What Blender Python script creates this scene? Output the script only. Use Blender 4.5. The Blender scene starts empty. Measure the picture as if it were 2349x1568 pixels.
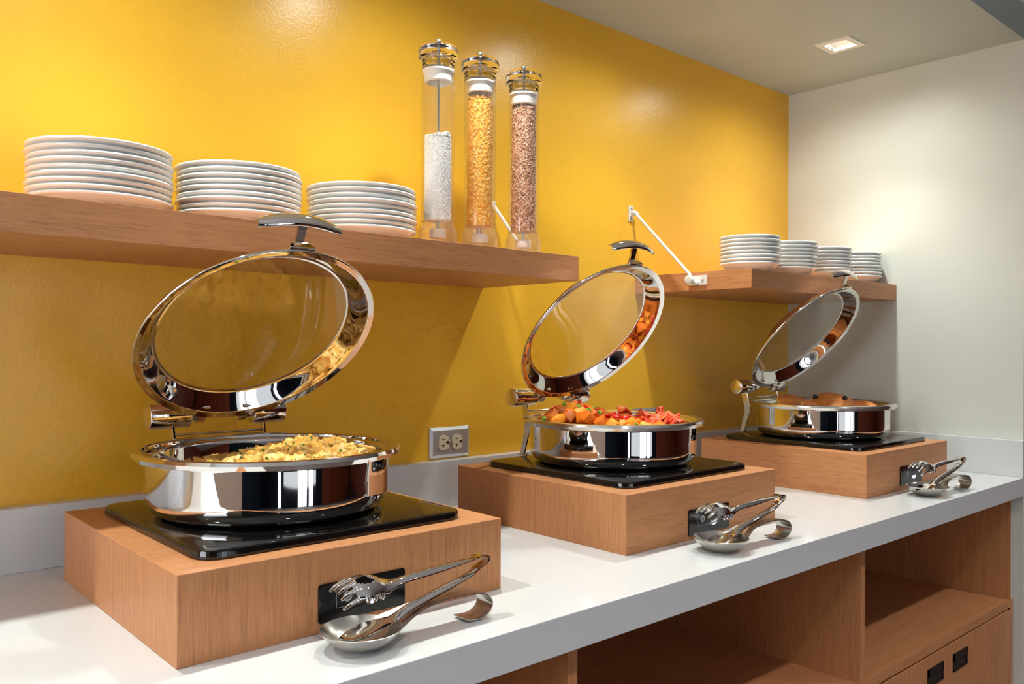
import bpy, bmesh, math, random
from mathutils import Vector, Matrix, noise
random.seed(7)
PI = math.pi
scene = bpy.context.scene
COL = scene.collection

# ------------------------------------------------------------------ camera
F_PX, CYPX = 1920.67, 792.735
YAW, PITCH, ROLL = 0.727594, -0.000669, 0.004441
cam_d = bpy.data.cameras.new('camera'); cam = bpy.data.objects.new('camera', cam_d); COL.objects.link(cam)
fw = Vector((math.sin(YAW), math.cos(YAW), 0)); rt = Vector((math.cos(YAW), -math.sin(YAW), 0)); up = Vector((0, 0, 1))
f2 = fw * math.cos(PITCH) + up * math.sin(PITCH); u2 = up * math.cos(PITCH) - fw * math.sin(PITCH)
r3 = rt * math.cos(ROLL) + u2 * math.sin(ROLL); u3 = u2 * math.cos(ROLL) - rt * math.sin(ROLL)
M = Matrix((r3, u3, -f2)).transposed().to_4x4(); M.translation = Vector((0, -1.54205, 1.26544))
cam.matrix_world = M
cam_d.sensor_fit = 'HORIZONTAL'; cam_d.sensor_width = 36.0; cam_d.lens = F_PX * 36.0 / 2349.0
cam_d.shift_y = (CYPX - 784.0) / 2349.0; cam_d.clip_start = 0.02; cam_d.clip_end = 60
scene.camera = cam

# ------------------------------------------------------------------ world, exposure, main lights
world = bpy.data.worlds.new('world'); scene.world = world; world.use_nodes = True
world.node_tree.nodes['Background'].inputs[0].default_value = (0.85, 0.92, 1.0, 1)
world.node_tree.nodes['Background'].inputs[1].default_value = 0.25
vs = scene.view_settings
vs.view_transform = 'Standard'; vs.look = 'None'; vs.gamma = 1.0; vs.use_curve_mapping = False
vs.exposure = 0.27
scene.cycles.use_denoising = True
scene.cycles.max_bounces = 8; scene.cycles.diffuse_bounces = 4; scene.cycles.glossy_bounces = 4
scene.cycles.transmission_bounces = 8; scene.cycles.transparent_max_bounces = 12
scene.cycles.use_adaptive_sampling = True; scene.cycles.adaptive_threshold = 0.1; scene.cycles.adaptive_min_samples = 12
scene.cycles.sample_clamp_indirect = 6.0; scene.cycles.caustics_refractive = False; scene.cycles.blur_glossy = 0.5
BEAM_W, SPILL_W, LAMP_COL = 18.5, 9.3, (0.955, 1.0, 0.965)       # recessed lamps of the soffit: narrow beam and wide spill
ROOM_W, ROOM_COL = 85.0, (1.0, 0.97, 0.97)       # ceiling lamps of the room behind the camera
WINDOW_W, SIDE_W, WINDOW_COL = 9.0, 20.0, (0.88, 0.94, 1.0)   # daylight through the windows of the room
LAMP_X = (-0.99, -0.33, 0.33, 0.99, 1.655, 2.315); LAMP_Y = -0.363

# measured room
XR, ZC, ZT = 2.6612, 2.1387, 0.900
S1 = dict(y=-0.315, t=1.458, b=1.4062, x=1.2807); S2 = dict(y=-0.3758, t=1.4614, b=1.4121, x=1.8403)
BOX_W, BOX_D, BOX_H = 0.4813, 0.4747, 0.1058
BOXES = [(0.3445, -0.5921), (1.1174, -0.5883), (1.9719, -0.6084)]
PANS = [(0.5803 - .004, -0.3438 - .002), (1.3579, -0.3437), (2.204, -0.3690)]

# ------------------------------------------------------------------ materials
def nt(name):
    m = bpy.data.materials.new(name); m.use_nodes = True
    return m, m.node_tree, m.node_tree.nodes['Principled BSDF']
def pbr(name, col, rough=0.5, metal=0.0, spec=0.5, coat=0.0, emit=None, estr=0.0):
    m, t, b = nt(name)
    b.inputs['Base Color'].default_value = (*col, 1); b.inputs['Roughness'].default_value = rough
    b.inputs['Metallic'].default_value = metal; b.inputs['Specular IOR Level'].default_value = spec
    b.inputs['Coat Weight'].default_value = coat
    if emit: b.inputs['Emission Color'].default_value = (*emit, 1); b.inputs['Emission Strength'].default_value = estr
    return m
def coords(t, scale=(1, 1, 1), kind='Object'):
    c = t.nodes.new('ShaderNodeTexCoord'); mp = t.nodes.new('ShaderNodeMapping'); mp.inputs['Scale'].default_value = scale
    t.links.new(c.outputs[kind], mp.inputs[0]); return mp.outputs[0]
def tex_noise(t, v, scale, detail=3, rough=0.5):
    n = t.nodes.new('ShaderNodeTexNoise'); n.inputs['Scale'].default_value = scale; n.inputs['Detail'].default_value = detail
    n.inputs['Roughness'].default_value = rough; t.links.new(v, n.inputs['Vector']); return n.outputs['Fac']
def ramp(t, fac, stops):
    r = t.nodes.new('ShaderNodeValToRGB'); e = r.color_ramp.elements
    e[0].position, e[0].color = stops[0][0], (*stops[0][1], 1); e[1].position, e[1].color = stops[-1][0], (*stops[-1][1], 1)
    for p, c in stops[1:-1]:
        x = e.new(p); x.color = (*c, 1)
    t.links.new(fac, r.inputs[0]); return r.outputs[0]
def bump(t, b, fac, strength, dist):
    n = t.nodes.new('ShaderNodeBump'); n.inputs['Strength'].default_value = strength; n.inputs['Distance'].default_value = dist
    t.links.new(fac, n.inputs['Height']); t.links.new(n.outputs[0], b.inputs['Normal'])
def noisy(name, stops, scale, rough, bs=0.0, bd=0.002, spec=0.5, vscale=(1, 1, 1), detail=4, sss=0.0):
    m, t, b = nt(name); v = coords(t, vscale); f = tex_noise(t, v, scale, detail)
    t.links.new(ramp(t, f, stops), b.inputs['Base Color']); b.inputs['Roughness'].default_value = rough
    b.inputs['Specular IOR Level'].default_value = spec
    if bs: bump(t, b, f, bs, bd)
    if sss: b.inputs['Subsurface Weight'].default_value = sss; b.inputs['Subsurface Radius'].default_value = (.01, .006, .003)
    return m
def paint(name, col, rough, bs):
    m, t, b = nt(name); v = coords(t)
    f = tex_noise(t, v, 170, 3); g = tex_noise(t, v, 3.0, 3)
    c2 = tuple(x * 0.94 for x in col)
    t.links.new(ramp(t, g, [(0.35, c2), (0.65, col)]), b.inputs['Base Color'])
    b.inputs['Roughness'].default_value = rough
    bump(t, b, f, bs, 0.0015); return m
def wood(name, grain):
    s = {'X': (2.2, 60, 60), 'Y': (60, 2.2, 60), 'Z': (60, 60, 2.2)}[grain]
    m, t, b = nt(name); v = coords(t, s)
    f = tex_noise(t, v, 9, 5, 0.65); g = tex_noise(t, v, 2.2, 2)
    mx = t.nodes.new('ShaderNodeMath'); mx.operation = 'ADD'; ml = t.nodes.new('ShaderNodeMath'); ml.operation = 'MULTIPLY'; ml.inputs[1].default_value = 0.35
    t.links.new(g, ml.inputs[0]); t.links.new(f, mx.inputs[0]); t.links.new(ml.outputs[0], mx.inputs[1])
    t.links.new(ramp(t, mx.outputs[0], [(0.40, (0.27, 0.100, 0.042)), (0.56, (0.47, 0.198, 0.080)), (0.70, (0.55, 0.242, 0.100)), (0.9, (0.61, 0.282, 0.122))]), b.inputs['Base Color'])
    b.inputs['Roughness'].default_value = 0.42; b.inputs['Specular IOR Level'].default_value = 0.35
    bump(t, b, f, 0.12, 0.0006); return m
WOOD = {g: wood('wood_grain_' + g, g) for g in 'XYZ'}
M_YEL = paint('yellow_paint', (0.86, 0.465, 0.032), 0.30, 0.20)
M_GREY = paint('greige_paint', (0.69, 0.70, 0.63), 0.42, 0.08)
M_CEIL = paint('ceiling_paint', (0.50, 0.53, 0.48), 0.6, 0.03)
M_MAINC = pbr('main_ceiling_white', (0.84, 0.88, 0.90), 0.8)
M_CREAM = pbr('cream_wall', (0.72, 0.58, 0.47), 0.7)
M_NAVY = pbr('navy_wall', (0.010, 0.016, 0.028), 0.6, 0.0, 0.1)
M_RED = noisy('red_wood_panel', [(0.35, (0.16, 0.03, 0.015)), (0.65, (0.33, 0.075, 0.03))], 4, 0.35, vscale=(6, 6, 0.6))
M_FLOOR = noisy('floor_tile', [(0.3, (0.07, 0.05, 0.045)), (0.7, (0.12, 0.09, 0.08))], 6, 0.4)
def quartz():
    m, t, b = nt('white_quartz'); v = coords(t)
    f = tex_noise(t, v, 420, 2, 0.6)
    t.links.new(ramp(t, f, [(0.25, (0.62, 0.62, 0.60)), (0.32, (0.67, 0.68, 0.675)), (1.0, (0.70, 0.71, 0.705))]), b.inputs['Base Color'])
    b.inputs['Roughness'].default_value = 0.16; return m
M_QUARTZ = quartz()
M_STEEL = pbr('polished_steel', (0.80, 0.775, 0.75), 0.035, 1.0)
M_SATIN = pbr('satin_steel', (0.74, 0.72, 0.68), 0.17, 1.0)
def brushed():
    m, t, b = nt('brushed_steel'); v = coords(t, (10, 300, 300)); f = tex_noise(t, v, 3, 2)
    b.inputs['Base Color'].default_value = (0.56, 0.54, 0.50, 1); b.inputs['Metallic'].default_value = 1
    b.inputs['Roughness'].default_value = 0.26; bump(t, b, f, 0.06, 0.0004); return m
M_BRUSH = brushed()
M_PLATE = pbr('outlet_steel', (0.62, 0.63, 0.64), 0.38, 0.75)
M_IVORY = pbr('ivory_plastic', (0.72, 0.62, 0.43), 0.4)
M_DARK = pbr('dark_slot', (0.02, 0.016, 0.01), 0.6)
M_BLACKG = pbr('black_glass', (0.006, 0.006, 0.006), 0.045, 0.0, 0.7)
M_PANEL = pbr('black_control_glass', (0.006, 0.006, 0.006), 0.10, 0.0, 0.5)
M_PRINT = pbr('grey_print', (0.32, 0.33, 0.35), 0.5)
M_LOGO = pbr('emissive_logo', (0.7, 0.75, 0.9), 0.4, emit=(0.62, 0.72, 1.0), estr=1.1)  # pale logo with emission set in its material
M_CHINA = pbr('white_china', (0.80, 0.815, 0.79), 0.09, 0.0, 0.5, coat=0.3)
M_WMETAL = pbr('white_metal', (0.78, 0.77, 0.73), 0.3)
M_HANDLE = pbr('bronze_pull', (0.022, 0.014, 0.012), 0.35, 0.3)
M_WPLAST = pbr('white_plastic', (0.85, 0.82, 0.78), 0.35)
M_ZINC = pbr('zinc_rod', (0.55, 0.60, 0.63), 0.25, 0.9)
M_TRIM = pbr('lamp_trim_white', (0.86, 0.83, 0.76), 0.45)
M_BULB = pbr('lamp_lens', (1, 1, 1), 0.4, emit=(1.0, 0.95, 0.85), estr=2.4)
M_WIN = pbr('window_daylight', (0.8, 0.85, 0.95), 0.4, emit=(0.82, 0.88, 1.0), estr=1.15)
def thin_glass(name, tint, rough=0.02, ior=1.5, haze=0.0):
    m = bpy.data.materials.new(name); m.use_nodes = True; t = m.node_tree; t.nodes.clear()
    o = t.nodes.new('ShaderNodeOutputMaterial'); tr = t.nodes.new('ShaderNodeBsdfTransparent'); gl = t.nodes.new('ShaderNodeBsdfGlossy')
    lw = t.nodes.new('ShaderNodeLayerWeight'); lw.inputs[0].default_value = 0.5; mx = t.nodes.new('ShaderNodeMixShader')
    tr.inputs[0].default_value = (*tint, 1); gl.inputs['Roughness'].default_value = rough
    f0 = ((ior - 1) / (ior + 1)) ** 2
    pw = t.nodes.new('ShaderNodeMath'); pw.operation = 'POWER'; pw.inputs[1].default_value = 4.5; t.links.new(lw.outputs['Facing'], pw.inputs[0])
    fr = t.nodes.new('ShaderNodeMath'); fr.operation = 'MULTIPLY_ADD'; fr.inputs[1].default_value = 1 - f0; fr.inputs[2].default_value = f0; t.links.new(pw.outputs[0], fr.inputs[0])
    t.links.new(fr.outputs[0], mx.inputs[0]); t.links.new(tr.outputs[0], mx.inputs[1]); t.links.new(gl.outputs[0], mx.inputs[2])
    out = mx.outputs[0]
    if haze:
        df = t.nodes.new('ShaderNodeBsdfDiffuse'); df.inputs[0].default_value = (0.9, 0.88, 0.84, 1); m2 = t.nodes.new('ShaderNodeMixShader'); m2.inputs[0].default_value = haze
        t.links.new(out, m2.inputs[1]); t.links.new(df.outputs[0], m2.inputs[2]); out = m2.outputs[0]
    t.links.new(out, o.inputs[0]); return m
M_GLASS = thin_glass('lid_glass', (0.95, 0.95, 0.93), 0.015, 1.5)
M_TUBE = thin_glass('clear_acrylic_tube', (0.985, 0.98, 0.97), 0.02, 1.4, 0.012)
def acrylic():
    m, t, b = nt('clear_acrylic'); b.inputs['Base Color'].default_value = (1, 0.985, 0.965, 1)
    b.inputs['Transmission Weight'].default_value = 1.0; b.inputs['Roughness'].default_value = 0.02; b.inputs['IOR'].default_value = 1.45; return m
M_ACRYL = acrylic()
M_BASE = thin_glass('clear_acrylic_base', (0.985, 0.975, 0.96), 0.03, 1.6, 0.03)

# ------------------------------------------------------------------ mesh helpers
def link(name, me, mat=None, parent=None, smooth=False, angle=None):
    o = bpy.data.objects.new(name, me); COL.objects.link(o)
    if mat is not None:
        for m in (mat if isinstance(mat, (list, tuple)) else [mat]): me.materials.append(m)
    if smooth:
        me.polygons.foreach_set('use_smooth', [True] * len(me.polygons))
        if angle:
            me.set_sharp_from_angle(angle=math.radians(angle))
    if parent: o.parent = parent
    return o
def pyd(name, V, Fc, mat, parent=None, smooth=False, angle=None):
    me = bpy.data.meshes.new(name); me.from_pydata([tuple(v) for v in V], [], Fc); me.update()
    return link(name, me, mat, parent, smooth, angle)
def bm_done(name, bm, mat, parent=None, smooth=False, angle=None):
    bmesh.ops.recalc_face_normals(bm, faces=bm.faces)
    me = bpy.data.meshes.new(name); bm.to_mesh(me); bm.free(); me.update()
    return link(name, me, mat, parent, smooth, angle)
def bm_box(lo, hi, bev=0.0, seg=2, bm=None):
    own = bm is None
    if own: bm = bmesh.new()
    r = bmesh.ops.create_cube(bm, size=1.0)
    for v in r['verts']:
        v.co = Vector((lo[i] + (v.co[i] + .5) * (hi[i] - lo[i]) for i in range(3)))
    if bev:
        es = list({e for v in r['verts'] for e in v.link_edges})
        bmesh.ops.bevel(bm, geom=es, offset=bev, segments=seg, affect='EDGES', profile=0.5)
    return bm
def box(name, lo, hi, mat, parent=None, bev=0.0, seg=2):
    return bm_done(name, bm_box(lo, hi, bev, seg), mat, parent)
def lathe_data(prof, n=48, closed=True):
    V, Fc, rings = [], [], []
    for r, z in prof:
        if r < 1e-6: rings.append([len(V)]); V.append((0, 0, z))
        else:
            rings.append(list(range(len(V), len(V) + n)))
            V += [(r * math.cos(2 * PI * i / n), r * math.sin(2 * PI * i / n), z) for i in range(n)]
    for a, b in zip(rings, rings[1:]):
        for i in range(n):
            j = (i + 1) % n
            if len(a) == 1 and len(b) == 1: continue
            if len(a) == 1: Fc.append((a[0], b[j], b[i]))
            elif len(b) == 1: Fc.append((a[i], a[j], b[0]))
            else: Fc.append((a[i], a[j], b[j], b[i]))
    return V, Fc
def lathe(name, prof, mat, parent=None, n=48, angle=40):
    V, Fc = lathe_data(prof, n)
    me = bpy.data.meshes.new(name); me.from_pydata(V, [], Fc); me.update()
    bm = bmesh.new(); bm.from_mesh(me); bmesh.ops.recalc_face_normals(bm, faces=bm.faces); bm.to_mesh(me); bm.free()
    return link(name, me, mat, parent, True, angle)
def tube_data(path, rad, n=12, caps=True):
    P = [Vector(p) for p in path]; R = rad if isinstance(rad, (list, tuple)) else [rad] * len(P)
    V, Fc = [], []; ref = None
    for i, p in enumerate(P):
        d = (P[min(i + 1, len(P) - 1)] - P[max(i - 1, 0)]).normalized()
        if ref is None: ref = d.orthogonal().normalized()
        ref = (ref - d * ref.dot(d)).normalized(); b = d.cross(ref)
        for k in range(n):
            a = 2 * PI * k / n; V.append(p + (ref * math.cos(a) + b * math.sin(a)) * R[i])
    for i in range(len(P) - 1):
        for k in range(n):
            j = (k + 1) % n; Fc.append((i * n + k, i * n + j, (i + 1) * n + j, (i + 1) * n + k))
    if caps: Fc += [tuple(range(n))[::-1], tuple(range((len(P) - 1) * n, len(P) * n))]
    return V, Fc
def tube(name, path, rad, mat, parent=None, n=12, angle=50):
    V, Fc = tube_data(path, rad, n); return pyd(name, V, Fc, mat, parent, True, angle)
def cyl(name, a, b, r, mat, parent=None, n=32, bev=0.0):
    a, b = Vector(a), Vector(b); d = (b - a).normalized()
    if bev: path, R = [a, a, a + d * bev * .3, a + d * bev, b - d * bev, b - d * bev * .3, b, b], [0.0001, r - bev, r - bev * .3, r, r, r - bev * .3, r - bev, 0.0001]
    else: path, R = [a, b], [r, r]
    # tangents: explicit frame for a straight cylinder
    ref = d.orthogonal().normalized(); bb = d.cross(ref); V, Fc = [], []
    for p, rr in zip(path, R):
        V += [p + (ref * math.cos(2 * PI * k / n) + bb * math.sin(2 * PI * k / n)) * rr for k in range(n)]
    m = len(path)
    for i in range(m - 1):
        for k in range(n):
            j = (k + 1) % n; Fc.append((i * n + k, i * n + j, (i + 1) * n + j, (i + 1) * n + k))
    if not bev: Fc += [tuple(range(n))[::-1], tuple(range((m - 1) * n, m * n))]
    return pyd(name, V, Fc, mat, parent, True, 50)
def empty(name, loc=(0, 0, 0), rz=0.0):
    o = bpy.data.objects.new(name, None); COL.objects.link(o); o.location = loc; o.rotation_euler = (0, 0, rz); o.empty_display_size = 0.02; return o
def tag(o, label, cat, group=None, kind=None):
    o['label'] = label; o['category'] = cat
    if group: o['group'] = group
    if kind: o['kind'] = kind
    return o
def end_grain(o, mat):
    o.data.materials.append(mat)
    for p in o.data.polygons:
        if abs(p.normal.x) > .9: p.material_index = 1
def struct(o): o['kind'] = 'structure'; return o
def copy_tree(o, parent=None):
    c = o.copy(); COL.objects.link(c)
    if parent: c.parent = parent
    for ch in list(o.children): copy_tree(ch, c)
    return c
def poly_prism(name, pts, axis, a0, a1, mat, parent=None, bev=0.0):
    """pts: 2D polygon; axis: 'x','y' or 'z' is the extrusion axis from a0 to a1."""
    def P(u, v, w): return {'x': (w, u, v), 'y': (u, w, v), 'z': (u, v, w)}[axis]
    n = len(pts); V = [P(u, v, a0) for u, v in pts] + [P(u, v, a1) for u, v in pts]
    bm = bmesh.new(); vs_ = [bm.verts.new(v) for v in V]
    bm.faces.new(vs_[:n]); bm.faces.new(vs_[n:][::-1])
    for i in range(n): bm.faces.new((vs_[i], vs_[(i + 1) % n], vs_[n + (i + 1) % n], vs_[n + i]))
    if bev: bmesh.ops.bevel(bm, geom=list(bm.edges), offset=bev, segments=2, affect='EDGES', profile=.5)
    return bm_done(name, bm, mat, parent)
def rrect(x0, x1, y0, y1, r, n=6):
    out = []
    for cx, cy, a0 in ((x1 - r, y1 - r, 0), (x0 + r, y1 - r, PI / 2), (x0 + r, y0 + r, PI), (x1 - r, y0 + r, 3 * PI / 2)):
        out += [(cx + r * math.cos(a0 + PI / 2 * i / n), cy + r * math.sin(a0 + PI / 2 * i / n)) for i in range(n + 1)]
    return out
def spot(name, loc, watts, col, size, blend, rad):
    l = bpy.data.lights.new(name, 'SPOT'); l.energy = watts; l.color = col; l.spot_size = math.radians(size); l.spot_blend = blend; l.shadow_soft_size = rad
    o = bpy.data.objects.new(name, l); COL.objects.link(o); o.location = loc; return o

# ------------------------------------------------------------------ the setting
X0 = -2.0
struct(box('wall_back', (X0, 0, 0), (XR + 0.1, 0.12, 2.8), M_YEL))
struct(box('wall_right', (XR, -0.735, 0), (XR + 0.12, 0, 2.8), M_GREY))
struct(box('wall_right_return', (XR + 0.12, -0.735, 0), (6.0, -0.62, 2.8), M_GREY))
def ring_plate(bm, outer, hole, z0, z1):
    pass
# soffit with real square holes for the recessed lamps
HOLE = 0.036
bm = bmesh.new()
xs = [X0] + [v for lx in LAMP_X for v in (lx - HOLE, lx + HOLE)] + [XR]
ys = [0.0, LAMP_Y + HOLE, LAMP_Y - HOLE, -0.733]
for i in range(len(xs) - 1):
    for j in range(3):
        if j == 1 and i % 2 == 1: continue
        bm_box((xs[i], ys[j + 1], ZC), (xs[i + 1], ys[j], ZC + 0.10), bm=bm)
bmesh.ops.remove_doubles(bm, verts=bm.verts, dist=1e-5)
dup = {}
for f in list(bm.faces):
    k = tuple(round(c, 4) for c in f.calc_center_median()); dup.setdefault(k, []).append(f)
bmesh.ops.delete(bm, geom=[f for fs in dup.values() if len(fs) > 1 for f in fs], context='FACES_ONLY')
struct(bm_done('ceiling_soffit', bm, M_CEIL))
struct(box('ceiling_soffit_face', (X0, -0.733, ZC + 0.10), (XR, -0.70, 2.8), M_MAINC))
struct(box('floor', (X0, -4.6, -0.08), (6.0, 0, 0), M_FLOOR))
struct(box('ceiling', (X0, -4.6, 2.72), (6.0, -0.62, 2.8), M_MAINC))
struct(box('wall_left', (X0 - 0.1, -4.6, 0), (X0, 0, 2.8), M_CREAM))
struct(box('wall_room_side', (6.0, -4.6, 0), (6.1, -0.62, 2.8), M_RED))
wf = struct(box('wall_front', (X0, -4.75, 0), (6.0, -4.6, 2.8), M_NAVY))
for i, (x0, x1) in enumerate(((0.45, 1.05), (1.2, 1.5), (-0.9, -0.7))):
    w = struct(box('window_%d' % (i + 1), (x0, -4.6, 0.02), (x1, -4.585, 2.2), M_WIN))
for i in range(8):
    box('panel', (2.2 + i * .45, -4.6, 0), (2.63 + i * .45, -4.575, 2.72), M_RED, wf, 0.004)
wl = bpy.data.objects['wall_left']
for i in range(4):
    box('panel', (X0, -4.55 + i * .52, 0), (X0 + .02, -4.05 + i * .52, 2.72), M_NAVY, wl, 0.004)

# window daylight: one area light just inside the window panes of the front wall
la = bpy.data.lights.new('window_daylight', 'AREA'); la.shape = 'RECTANGLE'; la.size = 2.2; la.size_y = 1.8; la.energy = WINDOW_W; la.color = WINDOW_COL
lo_ = bpy.data.objects.new('window_daylight', la); COL.objects.link(lo_); lo_.location = (0.6, -4.55, 1.3); lo_.rotation_euler = (PI / 2, 0, 0)
ws = struct(box('window_4', (X0, -1.60, 0.85), (X0 + .012, -0.50, 2.05), M_WIN))
la = bpy.data.lights.new('side_daylight', 'AREA'); la.shape = 'RECTANGLE'; la.size = 1.2; la.size_y = 1.1; la.energy = SIDE_W; la.color = WINDOW_COL
lo_ = bpy.data.objects.new('side_daylight', la); COL.objects.link(lo_); lo_.location = (X0 + .02, -1.05, 1.45); lo_.rotation_euler = (0, -PI / 2, 0)

# recessed wall-wash lamps
def make_lamp():
    t = empty('recessed_lamp')
    bm = bmesh.new(); a, b, d = 0.051, 0.034, 0.004
    for lo, hi in (((-a, b, -d), (a, a, 0)), ((-a, -a, -d), (a, -b, 0)), ((-a, -b, -d), (-b, b, 0)), ((b, -b, -d), (a, b, 0))): bm_box(lo, hi, bm=bm)
    bmesh.ops.remove_doubles(bm, verts=bm.verts, dist=1e-6)
    bm_done('trim', bm, M_TRIM, t)
    bm = bmesh.new(); h = 0.07; w = .002
    for lo, hi in (((-b - w, b, -.002), (b + w, b + w, h)), ((-b - w, -b - w, -.002), (b + w, -b, h)), ((-b - w, -b, -.002), (-b, b, h)), ((b, -b, -.002), (b + w, b, h)), ((-b, -b, h), (b, b, h + .002))): bm_box(lo, hi, bm=bm)
    bm_done('housing', bm, M_TRIM, t)
    lathe('lens', [(0, .044), (.018, .044), (.021, .047), (.021, .058), (0, .058)], M_BULB, t, 24)
    return t
lamp0 = make_lamp()
for i, lx in enumerate(LAMP_X):
    t = lamp0 if i == 0 else copy_tree(lamp0)
    t.location = (lx, LAMP_Y, ZC)
    n = len(LAMP_X) - 1 - i
    tag(t, ('square white recessed ceiling lamp above the saucer shelf in the grey corner' if n == 0 else 'square white recessed lamp, %s in the soffit row from the grey corner' % ['', 'second', 'third', 'fourth', 'fifth', 'sixth'][n]), 'lamp', 'recessed lamps of the soffit')
    spot('lamp_beam', (lx, LAMP_Y, ZC - 0.002), BEAM_W, LAMP_COL, 100, 1.0, 0.022)
    spot('lamp_spill', (lx, LAMP_Y, ZC - 0.002), SPILL_W, LAMP_COL, 168, 1.0, 0.022)
# room ceiling lamps behind the camera
for i, lx in enumerate((-0.8, 0.4, 1.6, 2.8, 4.0)):
    t = lathe('room_downlight', [(0, -.004), (.055, -.004), (.06, 0), (.075, 0), (.075, -.008), (.058, -.012), (.055, -.004)], M_TRIM, None, 24)
    t.location = (lx, -1.95, 2.72)
    tag(t, 'round white downlight, %s in the main ceiling row over the aisle' % ['first', 'second', 'third', 'fourth', 'fifth'][i], 'lamp', 'round downlights of the main ceiling')
    spot('room_light', (lx, -1.95, 2.70), ROOM_W, ROOM_COL, 100, 1.0, 0.05)

# ------------------------------------------------------------------ counter and cabinet
CFY, CB, BST, BSH = -0.7434, 0.8477, 0.0286, 1.0032
tag(box('countertop', (X0, CFY, CB), (XR - 0.001, -0.001, ZT), M_QUARTZ, None, 0.0012), 'long white quartz countertop carrying the three chafing stations', 'countertop')
tag(box('backsplash', (X0, -BST, ZT), (XR - .001, -0.001, BSH), M_QUARTZ, None, 0.001), 'low white quartz backsplash strip along the yellow wall', 'backsplash')
tag(box('backsplash', (XR - BST, CFY + 0.0005, ZT), (XR - .001, -BST, BSH), M_QUARTZ, None, 0.001), 'short white quartz backsplash strip along the grey side wall', 'backsplash')
CY, CZ = -0.710, 0.550
cab = empty('open_cabinet', (0, 0, 0))
tag(cab, 'brown wooden cabinet with open cubbies below the white countertop', 'cabinet')
for i, (x0, x1) in enumerate(((-0.03, -0.01), (0.850, 0.8695), (1.735, 1.755), (2.6385, 2.645))):
    box('divider', (x0, CY, 0.0 if i in (1, 2, 3) else 0.0), (x1, -0.04, CB), WOOD['Z'], cab, 0.0006)
box('side_filler', (2.645, CY + .002, CZ), (XR - .002, CY + .03, CB), M_GREY, cab)
for x0, x1 in ((-0.01, 0.850), (0.8695, 1.735), (1.755, 2.6385)):
    box('cubby_floor', (x0, CY, CZ - 0.022), (x1, -0.04, CZ), WOOD['X'], cab)
box('back_panel', (-0.03, -0.04, 0), (2.6385, -0.03, CB), WOOD['Z'], cab)
box('end_stile', (2.6385, CY - .0005, 0), (XR - .002, CY + .02, CZ), WOOD['Z'], cab, 0.0006)
DOORZ = 0.5225
k = 0
for x0, x1, hx in ((-0.006, 0.4185, 0.345), (0.4215, 0.846, .43), (0.8735, 1.301, 1.205), (1.304, 1.731, 1.31), (1.759, 2.1975, 2.075), (2.2000, 2.6345, 2.228)):
    d = box('door', (x0, CY - .0005, 0.08), (x1, CY + .018, DOORZ), WOOD['Z'], cab, 0.0008)
    hz0, hz1 = 0.451, 0.494
    bm = bmesh.new(); hx1 = hx + .088; t_ = .008
    for lo, hi in (((hx, CY - .004, hz1 - .018), (hx1, CY, hz1)), ((hx, CY - .004, hz0), (hx1, CY, hz0 + .004)), ((hx, CY - .004, hz0), (hx + .006, CY, hz1)), ((hx1 - .006, CY - .004, hz0), (hx1, CY, hz1))): bm_box(lo, hi, bm=bm)
    h = bm_done('pull', bm, M_HANDLE, d)
    box('pull_recess', (hx + .004, CY - .0012, hz0 + .002), (hx1 - .004, CY - .0004, hz1 - .004), M_DARK, d)

# ------------------------------------------------------------------ shelves
TILT = 0.0053
def shelf1_z(x): return S1['t'] + 0.0014 - TILT * (x - 0.15)
sh = box('wall_shelf', (X0 - .0 - 0.15, S1['y'], S1['b'] - S1['t']), (S1['x'] - 0.15, -0.0005, 0), WOOD['X'], None, 0.0006)
sh.location = (0.15, 0, S1['t'] + 0.0014); sh.rotation_euler = (0, TILT, 0)
end_grain(sh, WOOD['Y']); tag(sh, 'long thick brown wooden wall shelf carrying dinner plates and clear dispensers', 'shelf')
sh = box('wall_shelf', (S2['x'], S2['y'], S2['b']), (XR - .0005, -0.0005, S2['t']), WOOD['X'], None, 0.0006)
end_grain(sh, WOOD['Y']); tag(sh, 'short thick wooden corner shelf carrying four stacks of saucers', 'shelf')

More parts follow.
